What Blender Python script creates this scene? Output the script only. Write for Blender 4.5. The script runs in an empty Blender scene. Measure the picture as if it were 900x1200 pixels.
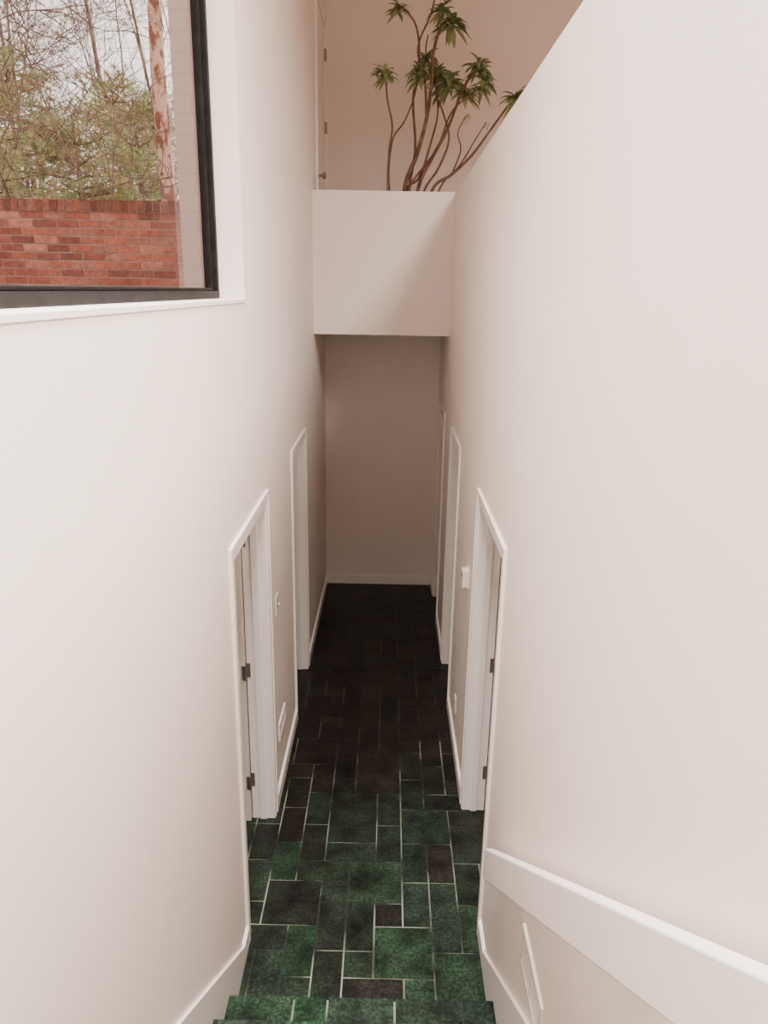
import bpy, math, random
from mathutils import Vector, Matrix, noise
random.seed(7)
scene = bpy.context.scene

# ------------------------------------------------------------------ helpers
def new_mat(name, col=(0.8, 0.8, 0.8, 1), rough=0.6, metal=0.0, spec=0.5):
    m = bpy.data.materials.new(name); m.use_nodes = True
    b = m.node_tree.nodes['Principled BSDF']
    b.inputs['Base Color'].default_value = col
    b.inputs['Roughness'].default_value = rough
    b.inputs['Metallic'].default_value = metal
    b.inputs['Specular IOR Level'].default_value = spec
    return m

def N(m, t, **kw):
    n = m.node_tree.nodes.new(t)
    for k, v in kw.items(): setattr(n, k, v)
    return n
def L(m, a, b): m.node_tree.links.new(a, b)

def noisy(name, c1, c2, scale=8, rough=0.6, bump=0.05, bscale=60, detail=4, spec=0.5, stretch=None, lo=0.35, hi=0.65):
    m = new_mat(name, c1, rough, spec=spec)
    b = m.node_tree.nodes['Principled BSDF']
    tc = N(m, 'ShaderNodeTexCoord'); src = tc.outputs['Object']
    if stretch:
        mp = N(m, 'ShaderNodeMapping'); mp.inputs['Scale'].default_value = stretch
        L(m, src, mp.inputs['Vector']); src = mp.outputs['Vector']
    n = N(m, 'ShaderNodeTexNoise'); n.inputs['Scale'].default_value = scale; n.inputs['Detail'].default_value = detail
    L(m, src, n.inputs['Vector'])
    r = N(m, 'ShaderNodeValToRGB')
    r.color_ramp.elements[0].position = lo; r.color_ramp.elements[1].position = hi
    r.color_ramp.elements[0].color = c1; r.color_ramp.elements[1].color = c2
    L(m, n.outputs['Fac'], r.inputs['Fac']); L(m, r.outputs['Color'], b.inputs['Base Color'])
    if bump:
        n2 = N(m, 'ShaderNodeTexNoise'); n2.inputs['Scale'].default_value = bscale; n2.inputs['Detail'].default_value = 5
        L(m, src, n2.inputs['Vector'])
        bp = N(m, 'ShaderNodeBump'); bp.inputs['Strength'].default_value = bump; bp.inputs['Distance'].default_value = 0.01
        L(m, n2.outputs['Fac'], bp.inputs['Height']); L(m, bp.outputs['Normal'], b.inputs['Normal'])
    return m

def attr_mat(name, rough, noise_scale, amt, bump=0.3, bscale=80, spec=0.5, speck=None):
    """base colour from per-piece colour attribute, modulated by noise"""
    m = new_mat(name, rough=rough, spec=spec); b = m.node_tree.nodes['Principled BSDF']
    a = N(m, 'ShaderNodeAttribute', attribute_name='Col')
    tc = N(m, 'ShaderNodeTexCoord')
    n = N(m, 'ShaderNodeTexNoise'); n.inputs['Scale'].default_value = noise_scale; n.inputs['Detail'].default_value = 6
    n.inputs['Roughness'].default_value = 0.65
    L(m, tc.outputs['Object'], n.inputs['Vector'])
    mr = N(m, 'ShaderNodeMapRange'); mr.inputs['From Min'].default_value = 0.3; mr.inputs['From Max'].default_value = 0.7
    mr.inputs['To Min'].default_value = 1-amt; mr.inputs['To Max'].default_value = 1+amt
    L(m, n.outputs['Fac'], mr.inputs['Value'])
    mx = N(m, 'ShaderNodeVectorMath', operation='SCALE')
    L(m, a.outputs['Color'], mx.inputs[0]); L(m, mr.outputs['Result'], mx.inputs['Scale'])
    out = mx.outputs['Vector']
    if speck:
        n3 = N(m, 'ShaderNodeTexNoise'); n3.inputs['Scale'].default_value = speck; n3.inputs['Detail'].default_value = 3
        L(m, tc.outputs['Object'], n3.inputs['Vector'])
        m3 = N(m, 'ShaderNodeMapRange'); m3.inputs['From Min'].default_value = 0.4; m3.inputs['From Max'].default_value = 0.72
        m3.inputs['To Min'].default_value = 0.7; m3.inputs['To Max'].default_value = 2.6
        L(m, n3.outputs['Fac'], m3.inputs['Value'])
        mx2 = N(m, 'ShaderNodeVectorMath', operation='SCALE'); L(m, out, mx2.inputs[0]); L(m, m3.outputs['Result'], mx2.inputs['Scale']); out = mx2.outputs['Vector']
    L(m, out, b.inputs['Base Color'])
    n2 = N(m, 'ShaderNodeTexNoise'); n2.inputs['Scale'].default_value = bscale; n2.inputs['Detail'].default_value = 5
    L(m, tc.outputs['Object'], n2.inputs['Vector'])
    bp = N(m, 'ShaderNodeBump'); bp.inputs['Strength'].default_value = bump; bp.inputs['Distance'].default_value = 0.01
    L(m, n2.outputs['Fac'], bp.inputs['Height']); L(m, bp.outputs['Normal'], b.inputs['Normal'])
    return m

class MB:
    def __init__(s): s.v = []; s.f = []; s.m = []; s.c = []
    def face(s, idx, mat=0, col=(1, 1, 1)): s.f.append(idx); s.m.append(mat); s.c.append(col)
    def box(s, x0, x1, y0, y1, z0, z1, mat=0, col=(1, 1, 1), top_in=0):
        o = len(s.v); t = top_in
        s.v += [(x0,y0,z0),(x1,y0,z0),(x1,y1,z0),(x0,y1,z0),(x0+t,y0+t,z1),(x1-t,y0+t,z1),(x1-t,y1-t,z1),(x0+t,y1-t,z1)]
        for q in ((0,3,2,1),(4,5,6,7),(0,1,5,4),(1,2,6,5),(2,3,7,6),(3,0,4,7)):
            s.face([o+i for i in q], mat, col)
    def prism_x(s, pts, x0, x1, mat=0, col=(1, 1, 1)):
        o = len(s.v); n = len(pts)
        s.v += [(x0, p[0], p[1]) for p in pts] + [(x1, p[0], p[1]) for p in pts]
        s.face([o+i for i in range(n)][::-1], mat, col); s.face([o+n+i for i in range(n)], mat, col)
        for i in range(n):
            j = (i+1) % n; s.face([o+i, o+j, o+n+j, o+n+i], mat, col)
    def lathe(s, c, prof, axis='z', seg=24, mat=0, col=(1, 1, 1)):
        o = len(s.v); n = len(prof)
        for r, h in prof:
            for k in range(seg):
                a = 2*math.pi*k/seg; p, q = r*math.cos(a), r*math.sin(a)
                s.v.append({'z': (c[0]+p, c[1]+q, c[2]+h), 'x': (c[0]+h, c[1]+p, c[2]+q), 'y': (c[0]+p, c[1]+h, c[2]+q)}[axis])
        for i in range(n-1):
            for k in range(seg):
                a, b = o+i*seg+k, o+i*seg+(k+1) % seg
                s.face([a, b, b+seg, a+seg], mat, col)
        s.face([o+k for k in range(seg)][::-1], mat, col); s.face([o+(n-1)*seg+k for k in range(seg)], mat, col)
    def obj(s, name, mats, bevel=0, smooth=False, segs=2):
        me = bpy.data.meshes.new(name); me.from_pydata(s.v, [], s.f)
        for m in mats: me.materials.append(m)
        me.polygons.foreach_set('material_index', s.m)
        if smooth: me.polygons.foreach_set('use_smooth', [True]*len(s.f))
        ca = me.color_attributes.new('Col', 'FLOAT_COLOR', 'CORNER')
        buf = []
        for p, c in zip(me.polygons, s.c):
            buf += [c[0], c[1], c[2], 1.0]*p.loop_total
        ca.data.foreach_set('color', buf)
        me.update()
        ob = bpy.data.objects.new(name, me); scene.collection.objects.link(ob)
        if bevel:
            bv = ob.modifiers.new('bevel', 'BEVEL'); bv.width = bevel; bv.segments = segs; bv.limit_method = 'ANGLE'
        return ob

# ------------------------------------------------------------------ dimensions (metres)
EYE = 3.13
XL, XR = -0.656, 0.516       # faces of hall walls
T = 0.13                     # wall thickness
YEND = 7.50                  # end wall of lower hall
YBAL = 6.42                  # balcony parapet face
YBACK = 7.90                 # wall behind balcony
ZSOF, ZUP, ZPAR = 2.76, 3.13, 3.903
ZCEIL = 6.15

# ------------------------------------------------------------------ materials
M_wall = noisy('wall_paint', (0.84, 0.745, 0.68, 1), (0.86, 0.765, 0.70, 1), 3, 0.55, 0.025, 180, spec=0.3)
M_trim = noisy('trim_paint', (0.86, 0.79, 0.74, 1), (0.88, 0.81, 0.76, 1), 5, 0.35, 0.02, 90)
M_door = noisy('door_paint', (0.78, 0.68, 0.60, 1), (0.80, 0.70, 0.62, 1), 5, 0.4, 0.02, 90)
M_ceil = noisy('ceiling_paint', (0.80, 0.74, 0.69, 1), (0.81, 0.75, 0.70, 1), 3, 0.8, 0.03, 150)
M_metal = new_mat('hinge_metal', (0.30, 0.28, 0.26, 1), 0.4, 0.8)
M_brass = new_mat('knob_metal', (0.35, 0.30, 0.25, 1), 0.3, 1.0)
M_black = noisy('window_frame_metal', (0.006, 0.005, 0.005, 1), (0.012, 0.010, 0.009, 1), 20, 0.6, 0.1, 90, spec=0.15)
M_plate = new_mat('plate_plastic', (0.80, 0.72, 0.65, 1), 0.4)
M_dark = new_mat('dark_slot', (0.12, 0.10, 0.09, 1), 0.6)
M_tile = attr_mat('slate_tile', 0.34, 6, 0.9, 0.4, 45, spec=0.25, speck=70)
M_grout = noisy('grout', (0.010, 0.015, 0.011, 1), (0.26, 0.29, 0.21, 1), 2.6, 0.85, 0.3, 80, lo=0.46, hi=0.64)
M_grout_dark = noisy('grout_far', (0.006, 0.006, 0.005, 1), (0.07, 0.07, 0.055, 1), 2.6, 0.85, 0.3, 80, lo=0.46, hi=0.68)  # darker grout tone for the far stretch of the floor
M_ufloor = noisy('upper_floor_wood', (0.25, 0.16, 0.10, 1), (0.33, 0.22, 0.14, 1), 4, 0.5, 0.05, 60, stretch=(1, 8, 1))

# ------------------------------------------------------------------ walls with openings (planes of constant x)
def wall_x(name, x0, x1, y0, y1, z0, z1, holes, mat=M_wall):
    ys = sorted({y0, y1, *[h[0] for h in holes], *[h[1] for h in holes]})
    zs = sorted({z0, z1, *[h[2] for h in holes], *[h[3] for h in holes]})
    idx = {}; V = []; F = []
    def vid(x, y, z):
        k = (round(x, 5), round(y, 5), round(z, 5))
        if k not in idx: idx[k] = len(V); V.append(k)
        return idx[k]
    ny, nz = len(ys)-1, len(zs)-1
    solid = [[not any(h[0] <= (ys[i]+ys[i+1])/2 <= h[1] and h[2] <= (zs[j]+zs[j+1])/2 <= h[3] for h in holes)
              for j in range(nz)] for i in range(ny)]
    S = lambda i, j: 0 <= i < ny and 0 <= j < nz and solid[i][j]
    for i in range(ny):
        for j in range(nz):
            if not solid[i][j]: continue
            a, b, c, d = ys[i], ys[i+1], zs[j], zs[j+1]
            F.append([vid(x0,a,c), vid(x0,a,d), vid(x0,b,d), vid(x0,b,c)])
            F.append([vid(x1,a,c), vid(x1,b,c), vid(x1,b,d), vid(x1,a,d)])
            if not S(i-1, j): F.append([vid(x0,a,c), vid(x1,a,c), vid(x1,a,d), vid(x0,a,d)])
            if not S(i+1, j): F.append([vid(x0,b,c), vid(x0,b,d), vid(x1,b,d), vid(x1,b,c)])
            if not S(i, j-1): F.append([vid(x0,a,c), vid(x0,b,c), vid(x1,b,c), vid(x1,a,c)])
            if not S(i, j+1): F.append([vid(x0,a,d), vid(x1,a,d), vid(x1,b,d), vid(x0,b,d)])
    me = bpy.data.meshes.new(name); me.from_pydata(V, [], F); me.materials.append(mat); me.update()
    ob = bpy.data.objects.new(name, me); scene.collection.objects.link(ob); return ob

CW = 0.065   # casing width
DH = 2.085   # casing top
left_doors = [(2.83, 3.80), (4.78, 5.64)]
right_doors = [(2.90, 3.91), (5.00, 5.78), (6.50, 7.24)]
hole = lambda d: (d[0]+CW, d[1]-CW, 0.0, DH-CW)
WIN = (0.15, 3.392, EYE-0.060, 5.05)
UD = (6.78, 7.78)            # upstairs door casing range
UDT = 5.52
wall_x('wall_left', XL-T, XL, -3.0, YBACK, 0.0, ZCEIL, [hole(d) for d in left_doors]+[WIN, (UD[0]+CW, UD[1]-CW, ZUP, UDT-CW)])
wall_x('wall_right', XR, XR+T, -3.0, YEND, 0.0, ZSOF, [hole(d) for d in right_doors])
b = MB(); b.box(XR, XR+T, -3.0, YBAL+T, ZSOF, ZPAR); b.obj('wall_right_half', [M_wall])
b = MB(); b.box(-3.6, 3.6, YEND, YEND+T, 0.0, ZSOF-0.001); b.obj('wall_end', [M_wall])
b = MB(); b.box(XL, XR, YBAL, YBAL+T, ZSOF-0.001, ZPAR); b.obj('wall_balcony_parapet', [M_wall])
b = MB(); b.box(XL-T, 5.0, YBACK, YBACK+T, ZSOF, ZCEIL); b.obj('wall_back_upper', [M_wall])
b = MB(); b.box(-0.9, 5.13, -3.13, -3.0, 0.0, ZCEIL); b.obj('wall_south', [M_wall])
b = MB(); b.box(5.0, 5.13, -3.0, YBACK+T, ZSOF, ZCEIL); b.obj('wall_east', [M_wall])
b = MB(); b.box(XL-T, 5.13, -3.13, YBACK+T, ZCEIL, ZCEIL+0.2); b.obj('ceiling', [M_ceil])
b = MB()
b.box(XL, XR+T, YBAL+T, YBACK, ZSOF, ZUP-0.02, 0); b.box(XL, XR+T, YBAL+T, YBACK, ZUP-0.019, ZUP, 1)
b.box(XR+T+0.001, 5.0, -3.0, YBACK, ZSOF, ZUP-0.02, 0); b.box(XR+T+0.001, 5.0, -3.0, YBACK, ZUP-0.019, ZUP, 1)
b.obj('floor_upper', [M_ceil, M_ufloor])
b = MB()
b.box(-3.6, XL-T, -0.1, 0.0, 0, 2.62); b.box(-3.7, -3.6, -0.1, YEND+T, 0, 2.62); b.box(-3.6, XL-T, 4.2, 4.3, 0, 2.62)
b.obj('wall_left_rooms', [M_wall])
b = MB(); b.box(-3.7, XL-T, -0.1, YEND+T, 2.62, 2.76); b.obj('ceiling_left_rooms', [M_ceil])
b = MB()
b.box(XR+T, 3.6, -0.1, 0.0, 0, ZSOF); b.box(3.6, 3.7, -0.1, YEND+T, 0, ZSOF); b.box(XR+T, 3.6, 4.4, 4.5, 0, ZSOF); b.box(XR+T, 3.6, 6.1, 6.2, 0, ZSOF)
b.obj('wall_right_rooms', [M_wall])

# ------------------------------------------------------------------ tiled floor (random ashlar)
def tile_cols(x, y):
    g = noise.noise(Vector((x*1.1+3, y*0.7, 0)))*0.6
    w = max(0.0, min(1.0, (4.3 - y)/1.6 + g))        # greener towards the stairs, near-black towards the end wall
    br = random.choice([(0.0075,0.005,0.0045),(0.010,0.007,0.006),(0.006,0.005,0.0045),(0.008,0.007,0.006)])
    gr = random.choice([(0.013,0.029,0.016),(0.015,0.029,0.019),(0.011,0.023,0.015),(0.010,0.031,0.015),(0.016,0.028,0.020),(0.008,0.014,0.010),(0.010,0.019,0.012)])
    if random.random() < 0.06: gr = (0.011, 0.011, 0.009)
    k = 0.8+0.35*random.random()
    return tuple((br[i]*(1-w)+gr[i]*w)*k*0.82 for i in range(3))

def tiles(mb, x0, y0, nx, ny, z, u, gap=0.0060, ht=0.008):
    ids = [[0]*ny for _ in range(nx)]; tid = 0
    for j in range(ny-1, -1, -1):
        for i in range(nx):
            if ids[i][j]: continue
            best = None
            for w, h, pen in ((1,1,1.0), (2,1,0.25), (1,2,0.45), (2,2,0.2)):
                if i+w > nx or j-h+1 < 0: continue
                if any(ids[i+a][j-c] for a in range(w) for c in range(h)): continue
                k = 0
                if i+w < nx:
                    r = j+1
                    while r < ny and ids[i+w-1][r] != ids[i+w][r] and k < 5: k += 1; r += 1
                hcount = 0; cc = i-1; rb = j-h+1
                while cc >= 0 and rb-1 >= 0 and ids[cc][rb] and ids[cc][rb] != ids[cc][rb-1] and hcount < 4: hcount += 1; cc -= 1
                sc = pen + k*0.3 + hcount*0.25 + random.random()*1.8
                if best is None or sc < best[0]: best = (sc, w, h)
            _, w, h = best; tid += 1
            for a in range(w):
                for c in range(h): ids[i+a][j-c] = tid
            g = gap*(0.5+random.random()*0.6)*0.5
            X0, X1, Y1, Y0 = x0+i*u+g, x0+(i+w)*u-g, y0+(j+1)*u-g, y0+(j+1-h)*u+g
            dz = random.uniform(-0.001, 0.001)
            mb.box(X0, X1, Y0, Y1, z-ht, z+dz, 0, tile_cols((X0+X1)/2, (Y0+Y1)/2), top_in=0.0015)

U = 0.147
b = MB()
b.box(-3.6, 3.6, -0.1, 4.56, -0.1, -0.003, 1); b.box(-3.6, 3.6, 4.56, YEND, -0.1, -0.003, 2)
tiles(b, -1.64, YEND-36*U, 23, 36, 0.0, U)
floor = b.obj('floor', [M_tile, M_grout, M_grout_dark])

# staircase ------------------------------------------------------------------
RISE, RUN, YN = 0.19, 0.257, 2.397
b = MB(); SL, SR = XL+0.008, XR-0.008
for k in range(9):
    yf = YN - k*RUN; yb = yf-RUN if k < 8 else -2.97
    z1 = RISE*(k+1)
    b.box(SL, SR, yb, yf-0.012, 0.001, z1-0.008, 1)
    n = 8; w = (SR-SL)/n
    for row in range(1 if k < 8 else 12):
        Y1 = yf-row*RUN; Y0 = Y1-RUN
        i = 0
        while i < n:
            s = random.choice([1, 2, 2]); s = min(s, n-i)
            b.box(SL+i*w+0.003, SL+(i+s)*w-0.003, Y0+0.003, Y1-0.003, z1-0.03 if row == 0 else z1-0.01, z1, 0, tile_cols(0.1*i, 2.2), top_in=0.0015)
            i += s
    for i in range(0, n, 2):
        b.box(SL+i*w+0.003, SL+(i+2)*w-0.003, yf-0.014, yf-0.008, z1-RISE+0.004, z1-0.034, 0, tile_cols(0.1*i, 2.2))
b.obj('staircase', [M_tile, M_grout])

# ------------------------------------------------------------------ door casings, doors
tn = 1
E = 0.0012
def casing(side, d, zb=0.0, top=DH):
    global tn
    y0, y1 = d; b = MB()
    if side == 'L': X = lambda a: XL+a; dep = lambda a: XL-a
    else: X = lambda a: XR-a; dep = lambda a: XR+a
    def bx(a0, a1, ya, yb, za, zc, mat=0):
        p, q = sorted((a0, a1)); b.box(p, q, ya, yb, za, zc, mat)
    zb = zb+0.001
    t1, t2 = 0.009, 0.015
    bx(X(-E), X(t1), y0+E, y0+CW, zb, top-E); bx(X(-E), X(t1), y1-CW, y1-E, zb, top-E)
    bx(X(-E), X(t1), y0+CW+E, y1-CW-E, top-CW, top-E)
    bx(X(-2*E), X(t2), y0, y0+0.02, zb+E, top-0.02); bx(X(-2*E), X(t2), y1-0.02, y1, zb+E, top-0.02)
    bx(X(-2*E), X(t2), y0, y1, top-0.0198, top)
    j = 0.014
    bx(X(0.004), dep(T+E), y0+CW-0.003, y0+CW+j, zb+2*E, top-CW-j-E); bx(X(0.004), dep(T+E), y1-CW-j, y1-CW+0.003, zb+2*E, top-CW-j-E)
    bx(X(0.004), dep(T+E), y0+CW-0.004, y1-CW+0.004, top-CW-j, top-CW+0.003)
    bx(dep(0.045), dep(0.083), y1-CW-j-0.011, y1-CW-j+E, zb+3*E, top-CW-j-2*E); bx(dep(0.045), dep(0.083), y0+CW+j-E, y0+CW+j+0.011, zb+3*E, top-CW-j-2*E)
    b.obj('trim_%d' % tn, [M_trim]); tn += 1

dn = 1
def open_door(side, d):
    """slab hinged on far jamb, opened into the side room"""
    global dn
    y1 = d[1]-CW-0.014-0.001; wd = (d[1]-d[0]-2*CW-0.028)-0.006
    b = MB(); sg = -1 if side == 'L' else 1
    xh = (XL-T) if side == 'L' else (XR+T)
    def bx(a0, a1, ya, yb, za, zc, mat=0):
        p, q = sorted((a0, a1)); b.box(p, q, ya, yb, za, zc, mat)
    bx(xh+sg*0.006, xh+sg*(0.006+wd), y1-0.038, y1, 0.012, DH-CW-0.02, 0)
    for z in (0.24, 0.98, 1.78):
        bx(xh-sg*0.020, xh+sg*0.001, y1-0.0035, y1-0.0006, z, z+0.09, 1)
        b.lathe((xh+sg*0.0, y1-0.044, z), [(0.006, 0), (0.006, 0.09)], 'z', 10, 1)
        bx(xh+sg*0.0, xh+sg*0.022, y1-0.041, y1-0.0375, z, z+0.09, 1)
    xk = xh+sg*(wd-0.06)
    b.lathe((xk, y1-0.038, 0.95), [(0.03, 0), (0.03, -0.008), (0.011, -0.012), (0.011, -0.035), (0.026, -0.045), (0.028, -0.058), (0.018, -0.07)], 'y', 18, 1)
    b.obj('door_%d' % dn, [M_door, M_metal]); dn += 1
for d in left_doors: casing('L', d); open_door('L', d)
for d in right_doors: casing('R', d); open_door('R', d)
casing('L', UD, ZUP, UDT)
b = MB()
b.box(XL-0.045, XL-0.006, UD[0]+CW+0.018, UD[1]-CW-0.018, ZUP+0.012, UDT-CW-0.018, 0)
for z in (3.35, 4.55, 5.16):
    b.box(XL-0.0055, XL+0.009, UD[1]-CW-0.045, UD[1]-CW-0.02, z, z+0.1, 1)
    b.lathe((XL+0.01, UD[1]-CW-0.018, z), [(0.008, 0), (0.008, 0.1)], 'z', 10, 1)
b.lathe((XL-0.006, UD[0]+CW+0.09, 4.08), [(0.03, 0), (0.03, 0.008), (0.011, 0.012), (0.011, 0.04), (0.028, 0.05), (0.03, 0.065), (0.02, 0.078)], 'x', 18, 2)
b.obj('door_%d' % dn, [M_door, M_metal, M_brass])

# ------------------------------------------------------------------ baseboards
BH, BT = 0.095, 0.014
def base(x, sgn, segs):
    b = MB()
    for y0, y1 in segs:
        p, q = sorted((x, x+sgn*BT)); b.box(p, q, y0, y1, 0.001, BH)
        p, q = sorted((x, x+sgn*BT*0.6)); b.box(p, q, y0, y1, BH+0.0005, BH+0.012)
    return b
SK = 0.77
def skirt(b, x, sgn):
    p, q = sorted((x, x+sgn*BT))
    yA, yB = 2.719, -0.05
    top = lambda y: BH+SK*(2.72-y)
    b.prism_x([(yA, 0.001), (yA, BH), (yB, top(yB)), (yB, 0.001)], p, q)
b = base(XL, 1, [(2.72, 2.829), (3.801, 4.779), (5.641, YEND)]); skirt(b, XL, 1)
b.obj('baseboard_left', [M_trim])
b = base(XR, -1, [(2.72, 2.899), (3.911, 4.999), (5.781, 6.499), (7.241, YEND)]); skirt(b, XR, -1)
b.obj('baseboard_right', [M_trim])
b = MB(); b.box(XL+BT, XR-BT, YEND-BT, YEND, 0.001, BH); b.box(XL+BT, XR-BT, YEND-BT*0.6, YEND, BH+0.0005, BH+0.012)
b.obj('baseboard_end', [M_trim])

# ------------------------------------------------------------------ handrail
b = MB()
rt = lambda y: 0.778+0.80*(2.657-y)
hv = 0.165
b.prism_x([(2.50, rt(2.50)-0.006), (2.52, rt(2.50)-0.03), (2.515, rt(2.515)-hv+0.01), (2.50, rt(2.5)-hv), (-0.6, rt(-0.6)-hv), (-0.6, rt(-0.6))], 0.44, 0.48)
rail = b.obj('handrail', [M_trim], bevel=0.007, segs=4)
b2 = MB()
for y in (2.1, 1.1, 0.1):
    z = rt(y)-0.09
    b2.lathe((0.478, y, z), [(0.018, 0), (0.018, 0.03), (0.03, 0.031), (0.03, 0.038)], 'x', 16)
br = b2.obj('bracket', [M_trim]); br.parent = rail

# ------------------------------------------------------------------ wall fittings
def plate(name, side, y, z, w, h, kind):
    b = MB(); X = XL if side == 'L' else XR; sg = 1 if side == 'L' else -1
    def bx(a0, a1, ya, yb, za, zc, mat=0):
        p, q = sorted((X+sg*a0, X+sg*a1)); b.box(p, q, ya, yb, za, zc, mat)
    if kind == 'switch':
        bx(0, 0.006, y-w/2, y+w/2, z-h/2, z+h/2)
        bx(0.006, 0.008, y-0.012, y+0.012, z-0.022, z+0.022, 1); bx(0.006, 0.02, y-0.005, y+0.005, z-0.002, z+0.012)
    elif kind == 'outlet':
        bx(0, 0.006, y-w/2, y+w/2, z-h/2, z+h/2)
        for dz in (-0.024, 0.024):
            bx(0.006, 0.008, y-0.016, y+0.016, z+dz-0.014, z+dz+0.014)
            bx(0.008, 0.0085, y-0.008, y-0.005, z+dz-0.006, z+dz+0.006, 1); bx(0.008, 0.0085, y+0.005, y+0.008, z+dz-0.006, z+dz+0.006, 1)
    elif kind == 'thermo':
        bx(0, 0.008, y-w/2, y+w/2, z-h/2, z+h/2); bx(0.008, 0.04, y-w/2+0.006, y+w/2-0.006, z-h/2+0.006, z+h/2-0.006)
        bx(0.04, 0.042, y-0.02, y+0.02, z+0.005, z+0.025, 1)
    elif kind == 'vent':
        f = 0.02
        bx(0, 0.003, y-w/2+f, y+w/2-f, z-h/2+f, z+h/2-f, 1)
        bx(0, 0.01, y-w/2, y-w/2+f, z-h/2, z+h/2); bx(0, 0.01, y+w/2-f, y+w/2, z-h/2, z+h/2)
        bx(0, 0.01, y-w/2+f, y+w/2-f, z-h/2, z-h/2+f); bx(0, 0.01, y-w/2+f, y+w/2-f, z+h/2-f, z+h/2)
        n = max(3, int((h-2*f)/0.014))
        for i in range(n):
            zz = z-h/2+f+(i+0.5)*(h-2*f)/n; bx(0.002, 0.008, y-w/2+f, y+w/2-f, zz-0.0035, zz+0.0035)
        bx(0.002, 0.009, y-0.004, y+0.004, z-h/2+f, z+h/2-f)
    return b.obj(name, [M_plate, M_dark])
plate('light_switch', 'L', 4.03, 1.30, 0.075, 0.12, 'switch')
plate('thermostat', 'R', 4.20, 1.43, 0.09, 0.115, 'thermo')
plate('wall_vent', 'L', 4.10, 0.44, 0.26, 0.12, 'vent')
plate('wall_vent', 'R', 1.86, 0.93, 0.32, 0.16, 'vent')
plate('wall_outlet', 'R', 4.53, 0.33, 0.075, 0.12, 'outlet')

# ------------------------------------------------------------------ window
b = MB()
xa, xb = XL-0.111, XL-0.170
zs, zt, ya, yb = EYE-0.046, WIN[3], WIN[0], WIN[1]
fw = 0.030
b.box(xb, xa, ya, yb, zs-0.002, zs+fw); b.box(xb, xa, ya, yb, zt-fw, zt)
b.box(xb, xa-0.0005, yb-fw, yb, zs+fw, zt-fw); b.box(xb, xa-0.0005, ya, ya+fw, zs+fw, zt-fw)
b.box(xb+0.012, xa-0.02, yb-fw-0.022, yb-fw, zs+fw, zt-fw); b.box(xb+0.012, xa-0.02, ya+fw, yb-fw-0.022, zs+fw, zs+fw+0.012)
win = b.obj('window_1', [M_black], bevel=0.003)
b = MB(); b.box(XL-0.165, XL+0.004, ya, yb, WIN[2]-0.006, zs-0.003); b.obj('trim_sill', [M_trim], bevel=0.002)
mg = bpy.data.materials.new('window_glass'); mg.use_nodes = True; nt = mg.node_tree; nt.nodes.clear()
o = nt.nodes.new('ShaderNodeOutputMaterial'); mx = nt.nodes.new('ShaderNodeMixShader'); tr = nt.nodes.new('ShaderNodeBsdfTransparent'); gl = nt.nodes.new('ShaderNodeBsdfGlossy')
gl.inputs['Roughness'].default_value = 0.02; fr = nt.nodes.new('ShaderNodeFresnel'); fr.inputs['IOR'].default_value = 1.12
tr.inputs['Color'].default_value = (0.96, 0.96, 0.95, 1)
nt.links.new(fr.outputs[0], mx.inputs[0]); nt.links.new(tr.outputs[0], mx.inputs[1]); nt.links.new(gl.outputs[0], mx.inputs[2]); nt.links.new(mx.outputs[0], o.inputs[0])
me = bpy.data.meshes.new('pane'); xg = XL-0.145
me.from_pydata([(xg, ya+fw, zs+fw), (xg, yb-fw, zs+fw), (xg, yb-fw, zt-fw), (xg, ya+fw, zt-fw)], [], [(0, 1, 2, 3)]); me.materials.append(mg)
pane = bpy.data.objects.new('pane', me); scene.collection.objects.link(pane); pane.parent = win

# ------------------------------------------------------------------ outside
M_brick = attr_mat('brick_red', 0.9, 25, 0.35, 0.5, 60, spec=0.1)
M_mortar = noisy('mortar', (0.32, 0.19, 0.15, 1), (0.42, 0.27, 0.22, 1), 12, 0.9, 0.3, 70)
M_ground = noisy('ground_leaf_litter', (0.12, 0.09, 0.06, 1), (0.20, 0.17, 0.10, 1), 6, 0.95, 0.6, 20)
b = MB(); b.box(-45, XL-T-0.001, -6, 60, 2.77, 2.80); b.obj('ground', [M_ground])
bc = [(0.33,0.095,0.062),(0.38,0.115,0.075),(0.27,0.080,0.058),(0.40,0.145,0.10),(0.33,0.105,0.075),(0.23,0.075,0.058),(0.42,0.16,0.115)]
b = MB()
YB, xr, xl = 6.95, -1.86, -7.5
ztop = EYE+0.72; cz = 0.070
b.box(xl, xr, YB+0.006, YB+0.22, 2.80, ztop-0.10, 1)
zz = ztop-0.10; row = 0
while zz > 2.82:
    x = xr - (0.107 if row % 2 else 0.0)
    if row % 2: b.box(x+0.01, xr, YB, YB+0.1, zz-cz+0.01, zz, 0, random.choice(bc))
    while x > xl:
        c = random.choice(bc); k = random.uniform(0.8, 1.15)
        b.box(max(x-0.200, xl), x, YB+random.uniform(-0.002, 0.003), YB+0.1, zz-cz+0.011, zz, 0, tuple(q*k for q in c)); x -= 0.211
    zz -= cz; row += 1
x = xr
while x > xl:
    c = random.choice(bc); k = random.uniform(0.4, 0.75)
    b.box(x-0.060, x, YB-0.015+random.uniform(-0.003, 0.003), YB+0.23, ztop-0.095, ztop+random.uniform(-0.003, 0.003), 0, tuple(q*k for q in c)); x -= 0.070
b.box(xl, xr-0.001, YB-0.006, YB+0.222, ztop-0.10, ztop-0.012, 1)
b.obj('brick_garden_wall', [M_brick, M_mortar])
M_pb = new_mat('painted_brick', (0.58, 0.50, 0.46, 1), 0.8, spec=0.2)
bs = M_pb.node_tree.nodes['Principled BSDF']; tc = N(M_pb, 'ShaderNodeTexCoord'); mp = N(M_pb, 'ShaderNodeMapping'); mp.inputs['Rotation'].default_value = (math.pi/2, 0, 0)
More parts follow.
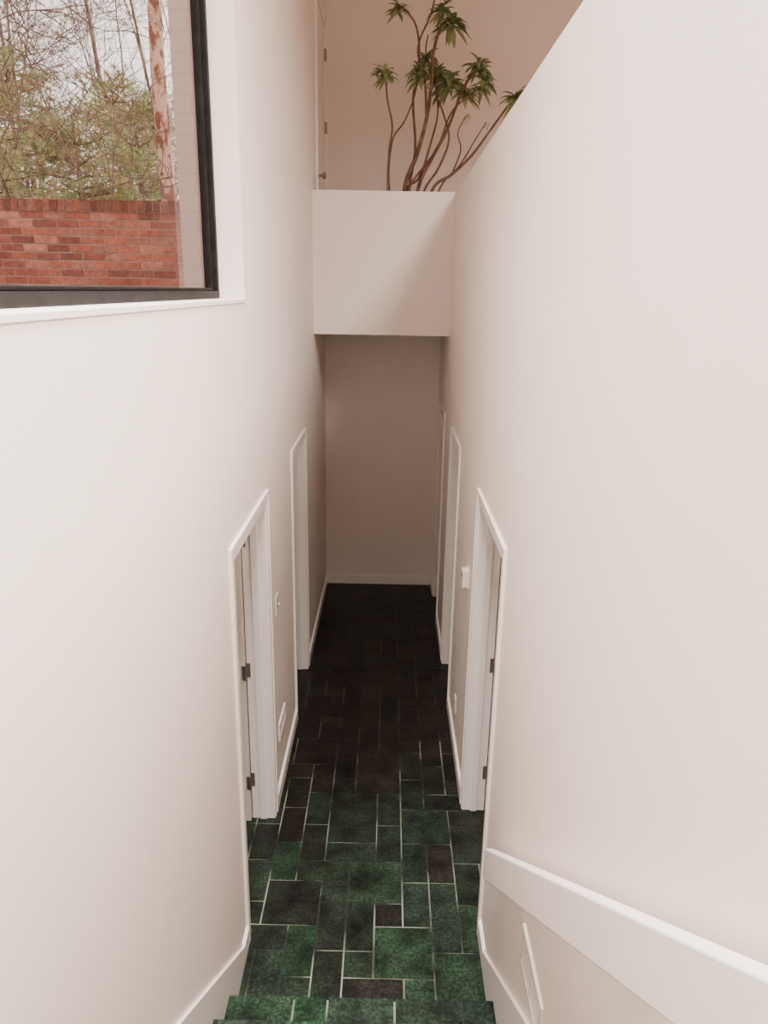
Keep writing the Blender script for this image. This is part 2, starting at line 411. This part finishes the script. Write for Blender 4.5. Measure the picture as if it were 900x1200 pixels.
bt = N(M_pb, 'ShaderNodeTexBrick'); bt.inputs['Scale'].default_value = 1.0; bt.inputs['Brick Width'].default_value = 0.42; bt.inputs['Row Height'].default_value = 0.15; bt.inputs['Mortar Size'].default_value = 0.006
bt.inputs['Color1'].default_value = (0.44, 0.28, 0.235, 1); bt.inputs['Color2'].default_value = (0.41, 0.265, 0.22, 1); bt.inputs['Mortar'].default_value = (0.37, 0.235, 0.195, 1)
L(M_pb, tc.outputs['Object'], mp.inputs['Vector']); L(M_pb, mp.outputs['Vector'], bt.inputs['Vector']); L(M_pb, bt.outputs['Color'], bs.inputs['Base Color'])
b = MB(); b.box(-1.83, XL-T-0.002, 6.72, 7.9, 2.80, 8.0); b.obj('wall_exterior_pier', [M_pb])

# trees
def curve_obj(name, paths, mat, res=1):
    cu = bpy.data.curves.new(name, 'CURVE'); cu.dimensions = '3D'; cu.bevel_depth = 1.0; cu.bevel_resolution = res; cu.use_fill_caps = True
    for pts in paths:
        sp = cu.splines.new('POLY'); sp.points.add(len(pts)-1)
        for q, (p, r) in zip(sp.points, pts): q.co = (p[0], p[1], p[2], 1); q.radius = r
    cu.materials.append(mat)
    ob = bpy.data.objects.new(name, cu); scene.collection.objects.link(ob); return ob

def branch(paths, p, d, r, ln, depth, seg=6, up=0.15, wob=0.16, nch=(3, 5), first=2):
    pts = [(p.copy(), r)]; d = d.normalized(); st = ln/seg; pos = p.copy(); nodes = []
    for i in range(seg):
        d = (d+Vector((random.gauss(0, wob), random.gauss(0, wob), random.gauss(0, wob)+up*0.3))).normalized()
        pos = pos+d*st; rr = r*(1-0.75*(i+1)/seg); pts.append((pos.copy(), max(rr, 0.004))); nodes.append((pos.copy(), d.copy(), rr))
    paths.append(pts)
    if depth <= 0: return
    for _ in range(random.randint(*nch)):
        q, dd, rr = random.choice(nodes[min(first, seg-1):] if first > 2 else nodes[1:])
        side = Vector((random.gauss(0, 1), random.gauss(0, 1), random.gauss(0, 0.5)))
        branch(paths, q, dd*0.7+side.normalized()*0.8, min(max(rr*0.5, 0.006), 0.035), ln*random.uniform(0.35, 0.6), depth-1, 5, up, wob*1.1, nch)

random.seed(21)
M_bark = noisy('bare_tree_bark', (0.13, 0.075, 0.055, 1), (0.27, 0.17, 0.13, 1), 5, 0.9, 0.2, 30, spec=0.1)
M_pine_bark = noisy('pine_bark', (0.11, 0.065, 0.045, 1), (0.21, 0.13, 0.10, 1), 8, 0.9, 0.2, 30, spec=0.1)
M_birch = noisy('river_birch_bark', (0.24, 0.085, 0.055, 1), (0.60, 0.36, 0.28, 1), 9, 0.9, 0.6, 14, stretch=(1, 1, 0.6), lo=0.44, hi=0.54, spec=0.1)
for t in range(16):
    Y = 12+t*1.7+random.uniform(-0.6, 0.6); X = -Y*random.uniform(0.26, 0.62)
    paths = []
    h = random.uniform(8, 12)
    branch(paths, Vector((X, Y, 2.75)), Vector((random.gauss(0, 0.12), random.gauss(0, 0.1), 1)), random.uniform(0.035, 0.10), h, 4, 10, 0.2, 0.06, (5, 6))
    curve_obj('bare_tree', paths, M_bark, 0)
for X, Y in ((-3.6, 9.2), (-5.4, 10.0), (-4.2, 10.8), (-3.4, 12.8)):
    paths = []
    for k in range(4):
        branch(paths, Vector((X, Y, 2.75)), Vector((random.gauss(0, 0.5), random.gauss(0, 0.4), 1)), 0.016, random.uniform(2.6, 4.2), 2, 6, 0.1, 0.18, (5, 6))
    curve_obj('bare_shrub', paths, M_bark, 0)
paths = []
branch(paths, Vector((-3.20, 11.3, 2.75)), Vector((-0.02, 0, 1)), 0.12, 13, 2, 16, 0.0, 0.012, (4, 6), first=9)
curve_obj('birch_tree', paths, M_birch, 3)

M_needle = attr_mat('pine_needles', 0.8, 3, 0.3, 0.0, 10, spec=0.1)
def pine(X, Y, H, spread, z0=2.75, tint=1.0):
    wood = []; V = []; F = []; C = []
    wood.append([(Vector((X, Y, z0)), 0.10), (Vector((X+0.05, Y, z0+H*0.5)), 0.06), (Vector((X, Y, z0+H)), 0.012)])
    z = 0.4
    while z < H-0.15:
        for k in range(6):
            a = random.uniform(0, 2*math.pi); ln = spread*(1-z/H*0.6)*random.uniform(0.7, 1.1)
            pos = Vector((X, Y, z0+z+random.uniform(-0.15, 0.15))); d = Vector((math.cos(a), math.sin(a), 0.15)); pts = [(pos.copy(), 0.016)]
            n = 9
            for i in range(n):
                d = (d+Vector((random.gauss(0, 0.12), random.gauss(0, 0.12), random.gauss(-0.01, 0.08)))).normalized()
                pos = pos+d*ln/n; pts.append((pos.copy(), 0.016*(1-i/n)+0.004))
                if i < 2: continue
                for s in range(4):
                    tp = pos+Vector((random.gauss(0, 0.15), random.gauss(0, 0.15), random.gauss(0, 0.08)))
                    col = random.choice([(0.40,0.37,0.17),(0.47,0.41,0.19),(0.32,0.34,0.16),(0.54,0.45,0.25),(0.42,0.38,0.21)])
                    col = tuple(c*tint*random.uniform(0.8, 1.2) for c in col)
                    for q in range(12):
                        dd = (Vector((random.gauss(0, 1), random.gauss(0, 1), random.gauss(0.25, 0.8)))+d*0.8).normalized()*random.uniform(0.10, 0.18)
                        sd = dd.cross(Vector((random.gauss(0, 1), random.gauss(0, 1), random.gauss(0, 1)))).normalized()*0.008
                        o = len(V); V.extend([tp-sd, tp+sd, tp+dd]); F.append((o, o+1, o+2)); C.append(col)
            wood.append(pts)
        z += 0.36
    tr = curve_obj('pine_tree', wood, M_pine_bark, 0)
    m = MB(); m.v = [tuple(v) for v in V]; m.f = [list(f) for f in F]; m.m = [0]*len(F); m.c = C
    nd = m.obj('needles', [M_needle]); nd.parent = tr
pine(-5.0, 12.5, 2.9, 1.5)
pine(-7.4, 14.0, 4.2, 1.9, tint=1.1)
pine(-5.0, 15.5, 3.8, 1.9, tint=1.0)
pine(-8.8, 18.5, 5.4, 2.4)
pine(-6.6, 19.0, 5.0, 2.2, tint=1.1)
pine(-5.9, 22.0, 4.8, 2.3, tint=0.9)
pine(-10.5, 22.5, 6.2, 2.8, tint=0.9)
pine(-8.5, 25.0, 6.2, 2.8, tint=1.1)

# ------------------------------------------------------------------ potted shrub on the balcony
M_stem = noisy('woody_stem', (0.11, 0.06, 0.04, 1), (0.23, 0.135, 0.095, 1), 12, 0.8, 0.3, 60, spec=0.2)
M_leaf = attr_mat('shrub_leaf', 0.55, 8, 0.25, 0.1, 30, spec=0.25)
M_pot = noisy('terracotta_pot', (0.42, 0.19, 0.11, 1), (0.50, 0.25, 0.15, 1), 6, 0.8, 0.2, 50)
M_soil = noisy('soil', (0.05, 0.035, 0.025, 1), (0.09, 0.06, 0.04, 1), 30, 0.95, 0.8, 60)
PX, PY = 0.22, 7.02
pot = MB()
pot.lathe((PX, PY, ZUP), [(0.15, 0), (0.21, 0.34), (0.235, 0.34), (0.24, 0.40), (0.215, 0.40), (0.205, 0.36)], 'z', 32, 0)
pot.lathe((PX, PY, ZUP+0.345), [(0.20, 0), (0.20, 0.015)], 'z', 32, 1)
plant = bpy.data.objects.new('potted_shrub', None); scene.collection.objects.link(plant)
po = pot.obj('pot', [M_pot, M_soil]); po.parent = plant
G = lambda a, h, dy=0.0: Vector(((a-460)*0.0074, PY+dy, 3.974+(225-h)*0.0065))
stems = [
 ([(468,300),(455,235),(455,180),(458,148),(452,118),(449,88)], 0.012, -0.10, -0.16),
 ([(472,300),(456,225),(458,165),(472,140),(483,110),(487,84)], 0.010, -0.08, -0.02),
 ([(482,300),(474,225),(488,178),(498,135),(503,90),(504,55),(512,25),(521,14)], 0.022, 0.02, 0.05),
 ([(484,300),(480,225),(486,170),(482,110),(488,60),(482,20),(462,-2)], 0.014, 0.10, 0.12),
 ([(498,135),(495,90),(486,50),(500,10),(505,-20)], 0.012, 0.03, 0.10),
 ([(488,300),(490,225),(505,185),(522,150),(535,112),(548,80),(555,66)], 0.018, -0.03, 0.0),
 ([(492,300),(497,228),(514,195),(526,158),(518,125),(508,98),(518,86),(524,80)], 0.012, 0.08, 0.14),
 ([(490,300),(478,230),(500,190),(512,172),(526,130),(548,108),(560,97)], 0.012, -0.06, -0.1),
 ([(496,300),(507,224),(530,203),(552,180),(572,150),(590,122),(601,106)], 0.016, 0.0, 0.02),
 ([(530,203),(540,172),(536,150),(545,128)], 0.008, 0.0, 0.08),
 ([(500,300),(516,222),(540,190),(556,160),(570,135)], 0.010, 0.0, 0.1),
 ([(482,300),(476,226),(492,205),(505,160),(512,120),(505,75),(496,50),(498,28)], 0.012, 0.12, 0.22),
]
paths = []
def smooth(pts):
    out = []; n = len(pts)
    for i in range(n-1):
        p0, p1, p2, p3 = pts[max(i-1, 0)], pts[i], pts[i+1], pts[min(i+2, n-1)]
        for k in range(6):
            t = k/6; out.append(0.5*((2*p1)+(p2-p0)*t+(2*p0-5*p1+4*p2-p3)*t*t+(3*p1-p0-3*p2+p3)*t**3))
    out.append(pts[-1]); return out
for pts, r, d0, d1 in stems:
    n = len(pts); vs = [G(a, h, d0*0.4+(d1-d0*0.4)*i/(n-1)) for i, (a, h) in enumerate(pts)]
    vs = smooth(vs); m = len(vs)
    paths.append([(v, r*(1-0.55*i/(m-1))) for i, v in enumerate(vs)])
st = curve_obj('stems', paths, M_stem, 3); st.parent = plant
lf = MB()
def leaf(base, d, ln, w, col):
    d = d.normalized(); up = Vector((0, 0, 1)); s = d.cross(up)
    if s.length < 0.05: s = Vector((1, 0, 0))
    s.normalize(); nrm = s.cross(d).normalized(); o = len(lf.v); K = 5
    for i in range(K+1):
        t = i/K; c = base+d*ln*t-Vector((0, 0, 1))*ln*0.45*t*t; ww = w*math.sin(math.pi*min(0.06+t*0.94, 0.995))**0.8*(1.15-0.3*t)
        lf.v += [tuple(c-s*ww), tuple(c-nrm*ww*0.35), tuple(c+s*ww)]
    for i in range(K):
        a = o+i*3
        lf.face([a, a+1, a+4, a+3], 0, col); lf.face([a+1, a+2, a+5, a+4], 0, col)
def cluster(p, ln, n):
    for k in range(n):
        a = 2*math.pi*k*0.382+random.uniform(-0.2, 0.2); el = random.uniform(-0.45, 1.0)
        d = Vector((math.cos(a)*math.cos(el), math.sin(a)*math.cos(el), math.sin(el)))
        g = random.choice([(0.25,0.31,0.14),(0.30,0.36,0.17),(0.36,0.40,0.20),(0.19,0.25,0.12)])
        leaf(p-Vector((0, 0, 1))*random.uniform(0, 0.07), d, ln*random.uniform(0.75, 1.1), ln*0.13, g)
for a, h, dy, ln, n in [(449,84,-0.16,0.14,30),(441,80,-0.15,0.09,12),(487,82,-0.02,0.15,34),(524,16,0.05,0.18,42),(512,2,0.07,0.15,26),(462,-2,0.12,0.14,26),(505,-22,0.1,0.14,20),
                        (556,66,0.0,0.17,34),(564,84,0.02,0.14,20),(524,80,0.14,0.20,46),(542,94,0.1,0.17,30),(510,72,0.16,0.17,30),(560,99,-0.1,0.14,26),(602,102,0.02,0.17,36),(498,50,0.22,0.16,28),(490,70,0.05,0.15,22),(546,126,0.08,0.05,8),(571,133,0.1,0.05,6)]:
    cluster(G(a, h, dy), ln, n)
lo = lf.obj('leaves', [M_leaf], smooth=True); lo.parent = plant

# ------------------------------------------------------------------ lights
def area(name, loc, rot, sx, sy, w, col, spread=180):
    l = bpy.data.lights.new(name, 'AREA'); l.shape = 'RECTANGLE'; l.size = sx; l.size_y = sy; l.energy = w; l.color = col; l.spread = math.radians(spread)
    o = bpy.data.objects.new(name, l); scene.collection.objects.link(o); o.location = loc; o.rotation_euler = rot; return o
area('ceiling_light_living', (2.0, 1.6, ZCEIL-0.05), (0, 0, 0), 1.0, 2.4, 500, (1.0, 0.93, 0.885), 155)
area('ceiling_light_stair', (-0.05, 0.9, ZCEIL-0.05), (0, 0, 0), 0.8, 3.4, 260, (1.0, 0.93, 0.885), 90)
for x, y in ((-2.1, 2.3), (-2.1, 5.6), (2.1, 2.4), (2.1, 5.3)):  # added fill lamps, put in so the open doors are lit
    area('room_fill', (x, y, 2.58), (0, 0, 0), 0.6, 0.6, 7 if y < 4 else 1, (1.0, 0.92, 0.85))
w = bpy.data.worlds.new('overcast'); scene.world = w; w.use_nodes = True
bg = w.node_tree.nodes['Background']; bg.inputs['Color'].default_value = (1.0, 0.90, 0.86, 1); bg.inputs['Strength'].default_value = 2.7

# ------------------------------------------------------------------ camera (from the vanishing points of the photograph)
f = 850.0
F = Vector((8, -260, f)).normalized(); D = Vector((-50, 2778, f)).normalized(); R = D.cross(F).normalized()
D = F.cross(R).normalized()
cx = Vector((R.x, F.x, -D.x)); cup = -Vector((R.y, F.y, -D.y)); cb = -Vector((R.z, F.z, -D.z))
mat = Matrix.Identity(4)
for i in range(3): mat[i][0] = cx[i]; mat[i][1] = cup[i]; mat[i][2] = cb[i]
mat[2][3] = EYE
cam = bpy.data.cameras.new('camera'); cam.sensor_width = 36; cam.sensor_fit = 'AUTO'; cam.lens = f/1200*36; cam.clip_start = 0.02; cam.clip_end = 300
co = bpy.data.objects.new('camera', cam); scene.collection.objects.link(co); co.matrix_world = mat
scene.camera = co
